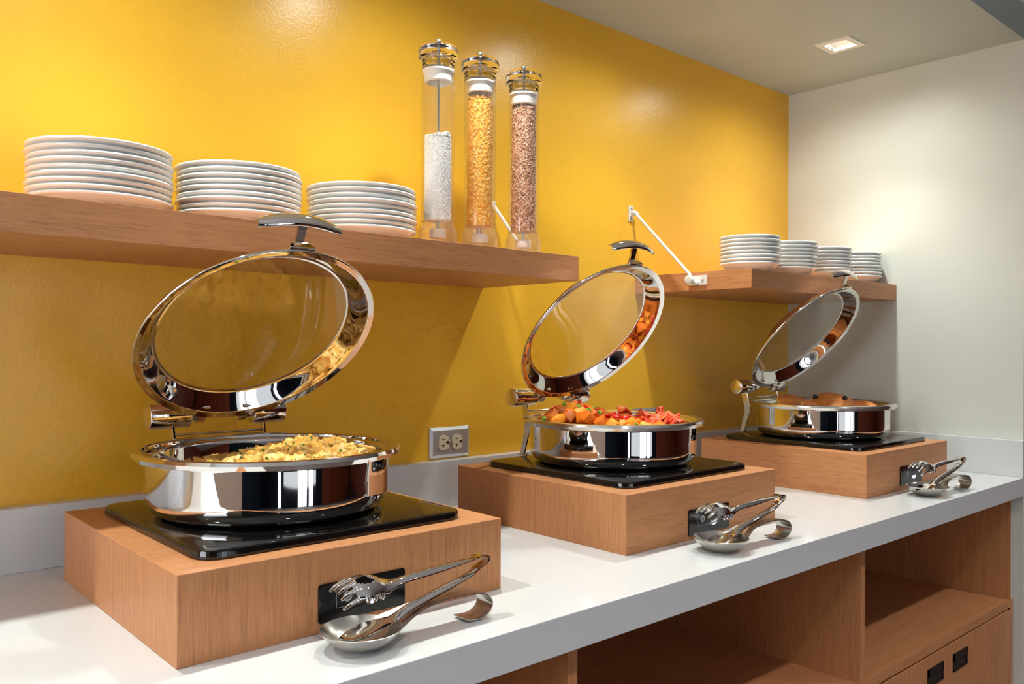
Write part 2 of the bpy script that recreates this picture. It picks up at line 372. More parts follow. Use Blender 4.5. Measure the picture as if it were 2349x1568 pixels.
def strut(xw, zt, xs, ye, ze, face_x, side, label):
    t = empty('shelf_strut', (xw, 0, zt))
    R = lambda v: Vector(v) - Vector((xw, 0, zt))
    pl = box('wall_plate', R((xw - .009, -.004, zt - .021)), R((xw + .009, -.0002, zt + .022)), M_WMETAL, t, 0.0006)
    for dz in (.015, -.014):
        lathe_o = cyl('screw', R((xw, -.0055, zt + dz)), R((xw, -.0038, zt + dz)), .0042, M_PLATE, pl, 16)
    cyl('wall_pin', R((xw - .010, -.016, zt + .001)), R((xw + .012, -.016, zt + .001)), .005, M_WMETAL, t, 16, .001)
    box('wall_fork', R((xw - .004, -.018, zt - .006)), R((xw + .004, -.003, zt + .008)), M_WMETAL, t, .001)
    tube('rod', [R((xw + .004, -.016, zt)), R((xs, ye, ze))], .0042, M_WMETAL, t, 14)
    px0, px1 = (face_x - .004, face_x) if side < 0 else (face_x, face_x + .004)
    pl = box('shelf_plate', R((px0, ye - .038, ze - .024)), R((px1, ye + .018, ze + .001)), M_WMETAL, t, .0006)
    cyl('screw', R((px0 - .0012 if side < 0 else px1 + .0012, ye - .026, ze - .012)), R(((px0 + px1) / 2, ye - .026, ze - .012)), .004, M_PLATE, pl, 16)
    cyl('end_knob', R((face_x + side * .030, ye + .002, ze - .010)), R((face_x + side * .017, ye + .002, ze - .010)), .0115, M_WMETAL, t, 28, .0015)
    cyl('end_pin', R((face_x + side * .018, ye + .002, ze - .010)), R((face_x + side * .003, ye + .002, ze - .010)), .0055, M_WMETAL, t, 16)
    cyl('set_screw', R((face_x + side * .009, ye - .014, ze - .022)), R((face_x + side * .009, ye - .002, ze - .010)), .0055, M_WMETAL, t, 16, .0015)
    tag(t, label, 'shelf bracket', 'white rods bracing the shelves')
strut(1.8175, 1.6365, 1.8215, -.2060, 1.4505, S2['x'], -1, 'white metal rod bracing the corner shelf to the yellow wall')
strut(1.290, 1.604, 1.296, -.166, 1.4375, S1['x'] + .0005, 1, 'white metal rod half hidden behind the clear dispensers')

# ------------------------------------------------------------------ outlets
def outlet(x, zt, label):
    t = empty('wall_outlet', (x, 0, zt)); W, H = .1143, .0699
    bm = bmesh.new(); pts = rrect(0, W, -H, 0, .002, 2); inn = rrect(.007, W - .007, -H + .007, -.007, .001, 2); n = len(pts)
    A = [bm.verts.new((u, -.0005, v)) for u, v in pts]; A2 = [bm.verts.new((u, -.0022, v)) for u, v in pts]; B = [bm.verts.new((u, -.0062, v)) for u, v in inn]
    for i in range(n):
        j = (i + 1) % n; bm.faces.new((A[i], A[j], A2[j], A2[i])); bm.faces.new((A2[i], A2[j], B[j], B[i]))
    bm.faces.new(B); bm.faces.new(A[::-1])
    bm_done('cover_plate', bm, M_PLATE, t)
    for cx in (W / 2 - .0195, W / 2 + .0195):
        pts = []
        for i in range(48):
            a = 2 * PI * i / 48; u = .0172 * math.cos(a); u = max(-.0143, min(.0143, u * 1.02)); pts.append((cx + u, -H / 2 + .0172 * math.sin(a)))
        r = poly_prism('receptacle', pts, 'y', -.0085, -.006, M_IVORY, t)
        zc = -H / 2
        box('slot', (cx - .0065, -.0088, zc + .0062), (cx + .0005, -.0083, zc + .0082), M_DARK, r)
        bm = bm_box((cx - .007, -.0088, zc - .0065), (cx + .001, -.0083, zc - .0045)); bm_box((cx - .004, -.0088, zc - .0115), (cx - .002, -.0083, zc - .0064), bm=bm)
        bm_done('tee_slot', bm, M_DARK, r)
        poly_prism('ground_hole', [(cx + .0125, zc + .0035), (cx + .0085, zc + .0035), (cx + .006, zc + .002), (cx + .0052, zc), (cx + .006, zc - .002), (cx + .0085, zc - .0035), (cx + .0125, zc - .0035)], 'y', -.0088, -.0083, M_DARK, r)
    cyl('screw', (W / 2, -.008, -H / 2), (W / 2, -.006, -H / 2), .0035, M_SATIN, t, 16, .0008)
    tag(t, label, 'outlet')
outlet(1.1221, 1.0767, 'brushed steel double outlet with ivory sockets beside the egg dish')
outlet(1.8240, 1.0870, 'steel double outlet mostly hidden behind the potato and bacon dish')

# ------------------------------------------------------------------ risers, warmers, control panels
WHICH = ['scrambled egg', 'potato and bacon', 'pancake']
GR = [('Z', 'Z'), ('Z', 'X'), ('Y', 'X')]
for i, (bx, by) in enumerate(BOXES):
    t = empty('wooden_riser', (bx, by, ZT))
    tag(t, ['brown wooden riser box under the scrambled egg chafing dish', 'brown wooden riser box under the potato and bacon chafing dish', 'brown wooden riser box under the pancake chafing dish'][i], 'riser box', 'wooden riser boxes on the counter')
    gs, gf = GR[i]
    th = .004
    bm = bmesh.new(); c = [(0, 0), (BOX_W, 0), (BOX_W, BOX_D), (0, BOX_D)]
    lo = [bm.verts.new((x, y, 0)) for x, y in c]; hi = [bm.verts.new((x, y, BOX_H)) for x, y in c]
    fs = [bm.faces.new((lo[k], lo[(k + 1) % 4], hi[(k + 1) % 4], hi[k])) for k in range(4)]
    ft = bm.faces.new(hi); fb = bm.faces.new(lo[::-1])
    fs[0].material_index = 1; fs[2].material_index = 1; fs[1].material_index = fs[3].material_index = 0; ft.material_index = 2; fb.material_index = 2
    bmesh.ops.bevel(bm, geom=list(bm.edges), offset=.0007, segments=1, affect='EDGES')
    bm_done('body', bm, [WOOD[gs], WOOD[gf], WOOD['X']], t)
    # control panel, local frame: x along the front face
    px, pz = [(0.1757, 0.0127), (0.1776, 0.0077), (0.1829, 0.0114)][i]; pw, ph = .1305, .0492
    cp = poly_prism('control_panel', rrect(px, px + pw, pz, pz + ph, .004, 4), 'y', -.0022, 0.0, M_PANEL, t)
    # printed outline
    x0, x1, z0, z1 = px + .0253, px + .1052, pz + .0155, pz + .0385
    y = -.0025; w = .0004
    bm = bmesh.new()
    for l_, h_ in (((x0, y, z0), (x0 + w, y + .0003, z1)), ((x1 - w, y, z0), (x1, y + .0003, z1)), ((x0, y, z1 - w), (x1, y + .0003, z1)), ((x0, y, z0), (px + .067, y + .0003, z0 + w)), ((px + .0895, y, z0), (x1, y + .0003, z0 + w))): bm_box(l_, h_, bm=bm)
    bm_done('outline_print', bm, M_PRINT, cp)
    bcx, bcz = px + .0414, pz + .0282
    pb = cyl('power_button', (bcx, -.0030, bcz), (bcx, -.0021, bcz), .0068, M_PRINT, cp, 28)
    # power symbol: open ring and a bar
    ringp = [(bcx + .0030 * math.sin(a), -.0032, bcz - .0003 + .0030 * math.cos(a)) for a in [0.55 + (2 * PI - 1.1) * j / 20 for j in range(21)]]
    V, Fc = tube_data(ringp, .00045, 6); n0 = len(V); V2, F2 = tube_data([(bcx, -.0032, bcz + .0002), (bcx, -.0032, bcz + .0040)], .00045, 6)
    pyd('power_symbol', V + V2, Fc + [tuple(a + n0 for a in f) for f in F2], M_DARK, cp)
    lx, lz = px + .0783, pz + .0165
    poly_prism('logo_shield', [(lx - .0095, lz + .0010), (lx + .0095, lz + .0010), (lx + .0095, lz - .0014), (lx, lz - .0055), (lx - .0095, lz - .0014)], 'y', -.0026, -.0020, M_LOGO, cp)
    fc = bpy.data.curves.new('logo_lettering', 'FONT'); fc.body = 'VOLLRATH'; fc.size = .0043; fc.align_x = 'CENTER'; fc.extrude = .0002; fc.shear = 0.2
    tmp = bpy.data.objects.new('lettering_curve', fc); COL.objects.link(tmp)
    lme = bpy.data.meshes.new_from_object(tmp.evaluated_get(bpy.context.evaluated_depsgraph_get())); bpy.data.objects.remove(tmp)
    fo = link('logo_lettering', lme, M_LOGO, cp)
    fo.location = (lx, -.0024, lz + .0013); fo.rotation_euler = (PI / 2, 0, 0)
    # warmer
    cx, cy = bx + BOX_W / 2, by + BOX_D / 2 - .003
    wt = empty('induction_warmer', (cx, cy, ZT + BOX_H))
    tag(wt, 'glossy black glass induction warmer under the %s dish' % WHICH[i], 'warmer', 'black glass warmers on the risers')
    s = .201
    V, Fc, rings = [], [], []
    for off, z in ((.0015, 0), (0, .001), (0, .0085), (.0012, .0112), (.003, .012)):
        pts = rrect(-s + off, s - off, -s + off, s - off, .032 - off, 8); rings.append(range(len(V), len(V) + len(pts))); V += [(u, v, z) for u, v in pts]
    for a, b in zip(rings, rings[1:]):
        n = len(a); Fc += [(a[k], a[(k + 1) % n], b[(k + 1) % n], b[k]) for k in range(n)]
    Fc += [tuple(rings[-1]), tuple(rings[0])[::-1]]
    pyd('glass_top', V, Fc, M_BLACKG, wt, True, 30)
ZW = ZT + BOX_H + .012            # top of the warmers

# ------------------------------------------------------------------ chafing dishes
LIDS = [(0.001, 0.7548, -0.0073 + .004, -0.0048 + .002), (-0.0208, 0.8779, 0.0018, 0.0028), (-0.0263, 0.8364, 0.0008, 0.0019 - .0012)]
HY, HZ = 0.1995, 1.1482 - ZW     # hinge axis in dish-local coordinates
M_RIMS = [M_STEEL, M_SATIN, M_SATIN]
zr = 1.1127 - ZW                 # rim top
def make_dish(i):
    th, op, dx, dy = LIDS[i]
    t = empty('chafing_dish', (PANS[i][0] + dx, PANS[i][1] + dy, ZW), th)
    R0 = .194
    pan = lathe('water_pan', [(0, .0005), (.146, .0005), (.158, .0022), (.168, .008), (.1750, .018), (.1768, .027), (.1770, .031), (.1770, .035), (.1770, zr - .021), (.1770, zr - .0165), (.1770, zr - .0128),
                        (.1775, zr - .0118), (.170, zr - .0118), (.170, .030), (.160, .012), (0, .010)], M_STEEL, t, 96, 35)
    lathe('rim', [(.1775, zr - .0126), (.1905, zr - .0130), (.1932, zr - .0120), (R0 + .0008, zr - .006), (R0 - .0012, zr - .0014), (R0 - .004, zr),
                  (.1815, zr - .0008), (.1785, zr - .0028), (.1775, zr - .0060), (.1745, zr - .0070), (.1715, zr - .0085), (.1705, zr - .0125), (.1775, zr - .0126)], M_RIMS[i], t, 96, 35)
    lathe('food_pan', [(.1712, zr - .0070), (.1690, zr - .0085), (.1672, zr - .0130), (.1655, zr - .030), (.160, zr - .048), (.150, zr - .054), (0, zr - .055), (0, zr - .0565), (.151, zr - .0556),
                       (.162, zr - .049), (.1668, zr - .030), (.1686, zr - .0130), (.1700, zr - .0095), (.1712, zr - .0070)], M_STEEL if i == 0 else M_SATIN, t, 96, 35)
    # hinge
    for nm, xa, xb in (('hinge_barrel', -.1165, -.050), ('hinge_barrel', .058, .1165)):
        cyl(nm, (xa, HY, HZ), (xb, HY, HZ), .0212, M_STEEL, t, 40, .0022)
    cyl('hinge_pin', (-.052, HY, HZ), (-.030, HY, HZ), .0105, M_STEEL, t, 24)
    cyl('hinge_pin', (.036, HY, HZ), (.060, HY, HZ), .0105, M_STEEL, t, 24)
    # legs: bent flat bars from the barrels to the warmer
    for s in (-1, 1):
        x = s * .078
        prof = [(.2075, HZ - .016), (.1885, HZ - .016), (.1800, .074), (.1765, .068), (.1775, .062), (.1955, .0065), (.1955, 0), (.2095, 0), (.2085, .006), (.1945, .058), (.1950, .066), (.1965, .074)]
        poly_prism('leg', [(a, b) for a, b in prof], 'x', x - .0018, x + .0018, M_SATIN if i else M_STEEL, t, .0005)
        box('foot', (x - .010, .1935, 0), (x + .010, .2105, .0025), M_SATIN, t, .0008)
    cyl('cross_rod', (-.078, .200, .098), (.078, .200, .098), .0022, M_STEEL, t, 12)
    # lid in its own frame: x along hinge, local y = -v, z = n
    m, n0 = .2030, -.0238
    lid = lathe('lid', [(.1775, .0018), (.1835, .0005), (.1855, .0), (.1868, .0012), (.1868, .0038), (.1850, .0062), (.1815, .0072), (.1785, .0105), (.170, .0200), (.160, .0272), (.1555, .0295), (.1505, .0304), (.1488, .0298), (.1484, .0282), (.1508, .0290), (.1528, .0284),
                        (.1545, .0268), (.1610, .0191), (.1680, .0107), (.1745, .0030), (.1755, .0020), (.1775, .0018)], M_STEEL, t, 96, 50)
    lm = Matrix.Translation((0, HY, HZ)) @ Matrix.Rotation(-op, 4, 'X') @ Matrix.Translation((0, -m, n0))
    lid.matrix_local = lm
    lathe('glass_pane', [(0, .0385), (.06, .0370), (.11, .0335), (.1490, .0292), (.1490, .0272), (.11, .0315), (.06, .0350), (0, .0365)], M_GLASS, lid, 96, 60)
    # hinge arms on the lid
    for s in (-1, 1):
        box('lid_arm', (s * .036 - .009, .165, .006), (s * .036 + .009, .205, .0155), M_STEEL, lid, .003)
    # handle (lid-local: -y is away from the hinge)
    def LP(x, v, n): return (x, -(v - m), n - n0)
    hb = poly_prism('handle_base', [(-.0205, .004), (-.0205, .010), (-.009, .0185), (.009, .0185), (.0205, .010), (.0205, .004)], 'y', -.1905, -.1740, M_STEEL, lid, .0012)
    V, Fc = [], []
    stem = [(.379, -.012, .0085), (.386, -.006, .0075), (.395, -.0015, .0066), (.404, .002, .0066), (.413, .006, .0072), (.420, .0105, .0085)]
    for v, n, w in stem:
        c = Vector(LP(0, v, n)); t1 = .0024
        nn = Vector((0, .45, .89))
        for sx, sn in ((-1, -1), (1, -1), (1, 1), (-1, 1)): V.append(c + Vector((sx * w, 0, 0)) + nn * sn * t1)
    for a in range(len(stem) - 1):
        for b in range(4): Fc.append((a * 4 + b, a * 4 + (b + 1) % 4, a * 4 + 4 + (b + 1) % 4, a * 4 + 4 + b))
    Fc += [(3, 2, 1, 0), tuple(range(len(V) - 4, len(V)))]
    pyd('handle_stem', V, Fc, M_STEEL, lid, True, 40)
    # arched grip
    V, Fc = [], []; NU, NV = 25, 9; Lh = .0655
    upv = Vector((0, -1.0, -.05)).normalized()
    acr = Vector((1, 0, 0)).cross(upv).normalized()
    top = Vector(LP(0, .4265, .0085))
    for side in (0, 1):
        for a in range(NU):
            u = -1 + 2 * a / (NU - 1); w = .0125 * math.sqrt(max(0.04, 1 - .62 * abs(u) ** 3.5))
            for b in range(NV):
                v = -1 + 2 * b / (NV - 1)
                h = -.0150 * u * u - .0042 * v * v - (.0026 if side else 0)
                V.append(top + Vector((u * Lh, 0, 0)) + acr * v * w + upv * h)
    N = NU * NV
    for a in range(NU - 1):
        for b in range(NV - 1):
            q = a * NV + b; Fc.append((q, q + NV, q + NV + 1, q + 1)); Fc.append((N + q, N + q + 1, N + q + NV + 1, N + q + NV))
    for a in range(NU - 1):
        for b in (0, NV - 1):
            q = a * NV + b; Fc.append((q, N + q, N + q + NV, q + NV) if b == 0 else (q, q + NV, N + q + NV, N + q))
    for b in range(NV - 1):
        for a in (0, NU - 1):
            q = a * NV + b; Fc.append((q, q + 1, N + q + 1, N + q) if a == 0 else (q, N + q, N + q + 1, q + 1))
    pyd('handle_grip', V, Fc, M_STEEL, lid, True, 60)
    tag(t, ['open round steel chafing dish with glass lid holding scrambled eggs', 'open round steel chafing dish with glass lid holding potatoes and bacon', 'open round steel chafing dish with glass lid holding pancakes and berries'][i], 'chafing dish', 'round chafing dishes on the risers')
    return t
DISH = [make_dish(i) for i in range(3)]

# ------------------------------------------------------------------ plates
def plate_mesh(name, R, H, foot, th, n):
    k = R
    prof = [(0, .0025), (foot - .006, .0025), (foot - .005, 0), (foot, 0), (foot + .003, .0022), (R * .80, H * .40), (R * .93, H * .72), (R * .955, H * .775), (R * .985, H * .80), (R, H * .89), (R * .988, H * .985), (R * .96, H), (R * .925, H * .97),
            (R * .80, H * .40 + th * .72), (foot + .006, th + .0012), (foot - .003, th), (0, th * .95)]
    o = lathe(name, prof, M_CHINA, None, n, 60); return o
ORD = ['top', 'second', 'third', 'fourth', 'fifth', 'sixth', 'seventh', 'eighth', 'bottom']
def plate_stack(base, spots, count, pitch, zfun, jit, what, cat, names, groups):
    first = base
    for s, (x, y) in enumerate(spots):
        for k in range(count):
            o = first if (s == 0 and k == 0) else base.copy()
            if not (s == 0 and k == 0): COL.objects.link(o)
            jx, jy = random.uniform(-jit, jit), random.uniform(-jit, jit)
            if k == 0: jx = jy = 0
            o.location = (x + jx, y + jy, zfun(x) + .0002 + k * pitch); o.rotation_euler = (0, TILT if what == 'dinner plate' else 0, random.uniform(0, 6.28))
            if what == 'dinner plate': o.rotation_euler = (0, TILT, 0)
            r = count - 1 - k
            w = 'top' if r == 0 else ('bottom' if k == 0 else ORD[r] + ' from top')
            tag(o, 'white china %s, %s of %s' % (what, w, names[s]), cat, groups[s])
DP = plate_mesh('dinner_plate', .1040, .0268, .060, .0094, 72)
plate_stack(DP, [(.387, -.150), (.609, -.150), (.853, -.150)], 9, .0096, shelf1_z, .0022, 'dinner plate', 'plate',
            ['the stack farthest from the dispensers', 'the middle dinner stack on the long shelf', 'the stack beside the salt dispenser'],
            ['dinner plates farthest from the dispensers', 'dinner plates of the middle stack', 'dinner plates beside the salt dispenser'])
SP = plate_mesh('saucer', .0805, .0265, .046, .0100, 56)
plate_stack(SP, [(1.982, -.2795), (2.178, -.2795), (2.380, -.2795), (2.578, -.2795)], 8, .0101, lambda x: S2['t'], .0011, 'saucer', 'plate',
            ['the stack at the corner shelf open end', 'the second stack from the shelf open end', 'the third stack from the shelf open end', 'the stack against the grey wall'],
            ['saucers at the open end of the corner shelf', 'saucers of the second corner-shelf stack', 'saucers of the third corner-shelf stack', 'saucers against the grey wall'])

# ------------------------------------------------------------------ dispensers and their contents
DSP = [(0.996, -.200), (1.1035, -.200), (1.2265, -.200)]
def make_dispenser():
    t = empty('tube_dispenser')
    # base (z from the shelf)
    lathe('base', [(.0375, 0), (.0388, .001), (.0388, .036), (.0382, .039), (.034, .0475), (.0335, .0555), (.0285, .0555), (.0285, .046), (.0345, .037), (.0350, 0), (.0375, 0)], M_BASE, t, 48, 35)
    cyl('outlet_cap', (0, 0, .022), (0, 0, .040), .0165, M_WPLAST, t, 28, .001)
    lathe('tube', [(.0325, .056), (.0325, .3575), (.0285, .3575), (.0285, .056), (.0325, .056)], M_TUBE, t, 48, 35)
    lathe('top_cap', [(0, .404), (.026, .404), (.033, .4025), (.0375, .398), (.0395, .391), (.0395, .379), (.0335, .3735), (.0325, .370), (.0325, .358), (.0285, .358), (.0275, .374), (.024, .383), (.012, .388), (0, .3885)], M_ACRYL, t, 48, 35)
    lathe('plunger', [(0, .3545), (.0318, .3545), (.0318, .351), (.0285, .350), (.0278, .332), (.0245, .330), (.0240, .346), (0, .347)], M_WPLAST, t, 40, 35)
    cyl('rod', (0, 0, .030), (0, 0, .404), .0023, M_ZINC, t, 12)
    cyl('knob', (0, 0, .404), (0, 0, .4165), .0062, M_ZINC, t, 20, .001)
    return t
d0 = make_dispenser()
DLAB = ['clear acrylic tube dispenser half full of white salt', 'clear acrylic tube dispenser full of orange crystals', 'clear acrylic tube dispenser full of brown crystals']
def grains(name, mat, R, z0, z1, g, count, seed, parentloc, ztop_noise, side_share=.92):
    rnd = random.Random(seed); bm0 = bmesh.new(); bmesh.ops.create_icosphere(bm0, subdivisions=1, radius=1)
    for v in bm0.verts: v.co *= rnd.uniform(.75, 1.2)
    bv = [v.co.copy() for v in bm0.verts]; bf = [tuple(v.index for v in f.verts) for f in bm0.faces]; bm0.free()
    V, Fc = [], []
    # solid core
    cv, cf = lathe_data([(0, z0), (R - g * .8, z0), (R - g * .8, z1 - 1.6 * g), (0, z1 - 1.2 * g)], 32); V += [Vector(v) for v in cv]; Fc += cf
    for _ in range(count):
        if rnd.random() < side_share:
            a = rnd.uniform(0, 2 * PI); z = rnd.uniform(z0 + g * .5, z1); r = R - g * rnd.uniform(.75, 1.3)
        else:
            a = rnd.uniform(0, 2 * PI); r = math.sqrt(rnd.random()) * (R - g); z = z1 + rnd.uniform(-1.2, 1.8) * g + .003 * noise.noise(Vector((math.cos(a) * r * 90, math.sin(a) * r * 90, seed)))
        z += ztop_noise * noise.noise(Vector((math.cos(a) * 1.4, math.sin(a) * 1.4, seed))) * max(0, (z - z0) / (z1 - z0) - .9) * 10
        s = g * rnd.uniform(.6, 1.0); ax = Vector((rnd.uniform(-1, 1), rnd.uniform(-1, 1), rnd.uniform(-1, 1))).normalized()
        rot = Matrix.Rotation(rnd.uniform(0, 6.28), 3, ax); c = Vector((r * math.cos(a), r * math.sin(a), z)); b = len(V)
        sc = Vector((s, s * rnd.uniform(.7, 1), s * rnd.uniform(.6, .9)))
        V += [c + rot @ Vector((v.x * sc.x, v.y * sc.y, v.z * sc.z)) for v in bv]; Fc += [tuple(i + b for i in f) for f in bf]
    o = pyd(name, V, Fc, mat, None, False); o.location = parentloc; return o
def grain_mat(name, stops, scale, rough=.35):
    m, t, b = nt(name); v = coords(t); vo = t.nodes.new('ShaderNodeTexVoronoi'); vo.inputs['Scale'].default_value = scale; t.links.new(v, vo.inputs['Vector'])
    sp = t.nodes.new('ShaderNodeSeparateColor'); t.links.new(vo.outputs['Color'], sp.inputs[0])
    t.links.new(ramp(t, sp.outputs[0], stops), b.inputs['Base Color']); b.inputs['Roughness'].default_value = rough; return m
M_SALT = grain_mat('white_salt', [(0.0, (0.90, 0.885, 0.87)), (1.0, (0.97, 0.96, 0.95))], 500, .5)
M_ORANGE = grain_mat('orange_crystal', [(0.0, (0.90, 0.36, 0.02)), (0.5, (0.98, 0.50, 0.05)), (1.0, (1.0, 0.70, 0.22))], 330, .3)
M_BROWN = grain_mat('brown_crystal', [(0.0, (0.30, 0.12, 0.06)), (0.5, (0.60, 0.31, 0.18)), (1.0, (0.85, 0.58, 0.42))], 330, .35)
for i, (x, y) in enumerate(DSP):
    t = d0 if i == 0 else copy_tree(d0)
    t.location = (x, y, shelf1_z(x)); tag(t, DLAB[i], 'dispenser', 'clear tube dispensers on the long shelf')
    zb = .0565
    p = (x, y, shelf1_z(x))
    if i == 0: o = grains('salt', M_SALT, .0272, zb, .222, .0019, 6500, 3, p, .006, .75); tag(o, 'white salt filling the lower half of the dispenser beside the plates', 'salt', kind='stuff')
    if i == 1: o = grains('orange_crystals', M_ORANGE, .0272, zb, .318, .0026, 4200, 4, p, .006); tag(o, 'orange sugar crystals filling the middle tube dispenser', 'sugar', kind='stuff')
    if i == 2: o = grains('brown_crystals', M_BROWN, .0272, zb, .324, .0027, 4200, 5, p, .010); tag(o, 'brown sugar crystals filling the dispenser at the shelf end', 'sugar', kind='stuff')

# ------------------------------------------------------------------ spoon rests and tongs
def strip_mesh(path, widths, camber, thick, nv=9, sub=4, hole=None, keep=None):
    """path in (x, z); closed ribbon with thickness; camber bends the edges down (+) or up (-)."""
    P = [Vector((a, 0, b)) for a, b in path]
    def cr(A, t_, i):
        p0, p1, p2, p3 = A[max(i - 1, 0)], A[i], A[min(i + 1, len(A) - 1)], A[min(i + 2, len(A) - 1)]
        return .5 * ((2 * p1) + (p2 - p0) * t_ + (2 * p0 - 5 * p1 + 4 * p2 - p3) * t_ * t_ + (3 * p1 - p0 - 3 * p2 + p3) * t_ ** 3)
    Q, W, K = [], [], []
    for i in range(len(P) - 1):
        for s in range(sub):
            t_ = s / sub; Q.append(cr(P, t_, i)); W.append(cr(widths, t_, i)); K.append(cr(camber, t_, i))
    Q.append(P[-1]); W.append(widths[-1]); K.append(camber[-1])
    n = len(Q); V, Fc = [], []
    for side in (0, 1):
        for i in range(n):
            d = (Q[min(i + 1, n - 1)] - Q[max(i - 1, 0)]).normalized(); nm = Vector((-d.z, 0, d.x))
            for b in range(nv):
                v = -1 + 2 * b / (nv - 1); V.append(Q[i] + Vector((0, v * W[i] / 2, 0)) - nm * (K[i] * v * v + (thick if side else 0)))
    N = n * nv; alive = set()
    for i in range(n - 1):
        for b in range(nv - 1):
            c = (V[i * nv + b] + V[(i + 1) * nv + b + 1]) / 2; v = -1 + 2 * (b + .5) / (nv - 1)
            if hole and hole(c.x, v): continue
            alive.add((i, b))
    for i, b in alive:
        q = i * nv + b
        Fc.append((q, q + nv, q + nv + 1, q + 1)); Fc.append((N + q, N + q + 1, N + q + nv + 1, N + q + nv))
        for (di, db), (a, c) in {(-1, 0): (q, q + 1), (1, 0): (q + nv + 1, q + nv), (0, -1): (q + nv, q), (0, 1): (q + 1, q + nv + 1)}.items():
            if (i + di, b + db) not in alive: Fc.append((a, c, N + c, N + a))
    return V, Fc
def make_rest():
    t = empty('spoon_rest')
    lathe('bowl', [(0, .0), (.016, .0004), (.030, .0052), (.042, .0140), (.0490, .0232), (.0496, .0242), (.0488, .0246), (.0410, .0156), (.0290, .0068), (.015, .0020), (0, .0015)], M_BRUSH, t, 56, 60)
    path = [(.0400, .0135), (.055, .0200), (.075, .0295), (.095, .0355), (.120, .0390), (.150, .0388), (.172, .0365), (.188, .0300), (.1945, .0190), (.190, .0085), (.178, .0022), (.165, .0018), (.152, .0035)]
    wid = [.060, .050, .037, .031, .029, .030, .0315, .0325, .033, .033, .033, .033, .031]
    cam_ = [-.009, -.008, -.004, -.001, 0, 0, 0, 0, 0, 0, 0, 0, 0]
    V, Fc = strip_mesh(path, wid, cam_, .0014, 9, 5); h = pyd('handle', V, Fc, M_BRUSH, t, True, 50)
    tube('hanging_hole', [(.166 + .005 * math.cos(a), .0028 * math.sin(a), .0024) for a in [2 * PI * k / 12 for k in range(13)]], .0008, M_DARK, h, 6)
    return t
def make_tongs():
    t = empty('serving_tongs')
    # lower arm with spoon head
    path = [(-.030, .0175), (-.020, .0130), (-.004, .0120), (.014, .0155), (.030, .0225), (.044, .0300), (.066, .0395), (.100, .0485), (.140, .0570), (.165, .0625), (.178, .0670)]
    wid = [.006, .026, .036, .038, .030, .020, .0165, .0165, .0160, .0155, .0150]
    cm = [-.001, -.005, -.008, -.008, -.003, .0035, .0060, .0060, .0045, .0025, .0005]
    V, Fc = strip_mesh(path, wid, cm, .0010, 9, 5); pyd('spoon_arm', V, Fc, M_STEEL, t, True, 60)
    # bent spring end
    path = [(.174, .0655), (.184, .0685), (.1925, .0725), (.1955, .0765), (.1935, .0805), (.186, .0825), (.174, .0818)]
    V, Fc = strip_mesh(path, [.0150] * 7, [.0004] * 7, -.0010, 5, 5); pyd('spring_bend', V, Fc, M_STEEL, t, True, 60)
    # upper arm with fork head
    path = [(-.017, .0805), (-.006, .0842), (.004, .0850), (.018, .0825), (.032, .0765), (.046, .0745), (.062, .0765), (.078, .0785), (.110, .0800), (.150, .0812), (.178, .0820)]
    wid = [.040, .046, .046, .042, .034, .020, .0165, .0180, .0170, .0160, .0150]
    cm = [.010, .0115, .0115, .0105, .008, .0050, .0055, .0065, .0058, .0030, .0005]
    hole = lambda x, v: ((x - .003) / .0135) ** 2 + (v / .34) ** 2 < 1
    V, Fc = strip_mesh(path, wid, cm, .0010, 25, 9, hole)
    def roll(p):      # the fork head is twisted towards the counter edge
        p = Vector(p); k = max(0.0, min(1.0, (.060 - p.x) / .045)); a = .42 * k
        y, z = p.y, p.z - .076; return Vector((p.x, y * math.cos(a) - z * math.sin(a), .076 + y * math.sin(a) + z * math.cos(a)))
    fa = pyd('fork_arm', [roll(p) for p in V], Fc, M_STEEL, t, True, 60)
    for k in range(5):
        v = -1 + 2 * k / 4; y = v * .0185; dz = -.0098 * v * v
        P = [(-.012, y * .98, .0818 + dz), (-.019, y * .99, .0786 + dz), (-.026, y * .98, .0743 + dz), (-.031, y * .95, .0698 + dz)]
        tube('tine', [roll(p) for p in P], [.0034, .0032, .0028, .0017], M_STEEL, fa, 10)
    for s in (-1,):
        for k in range(3):
            x = .010 + k * .0095
            tube('claw', [roll(p) for p in ((x - .012, s * .0195, .0745), (x - .012, s * .0222, .0705), (x - .012, s * .0230, .0675))], [.0040, .0036, .0022], M_STEEL, fa, 8)
    return t
rest0, tongs0 = make_rest(), make_tongs()
RS = [(.5365, -.6690, 0.0, .5365, -.6700, 0.0), (1.2750, -.6740, -.06, 1.2640, -.6735, -.07), (2.1370, -.6830, -.09, 2.1180, -.6820, -.10)]
for i, (x, y, r, tx, ty, tr) in enumerate(RS):
    a = rest0 if i == 0 else copy_tree(rest0); b = tongs0 if i == 0 else copy_tree(tongs0)
    a.location = (x, y, ZT + .0002); a.rotation_euler = (0, 0, r); b.location = (tx, ty, ZT + .0002); b.rotation_euler = (0, 0, tr)
    tag(a, 'brushed steel spoon rest with curled handle before the %s dish' % WHICH[i], 'spoon rest', 'spoon rests along the counter edge')
    tag(b, 'polished steel serving tongs lying in the spoon rest before the %s dish' % WHICH[i], 'tongs', 'serving tongs on the spoon rests')

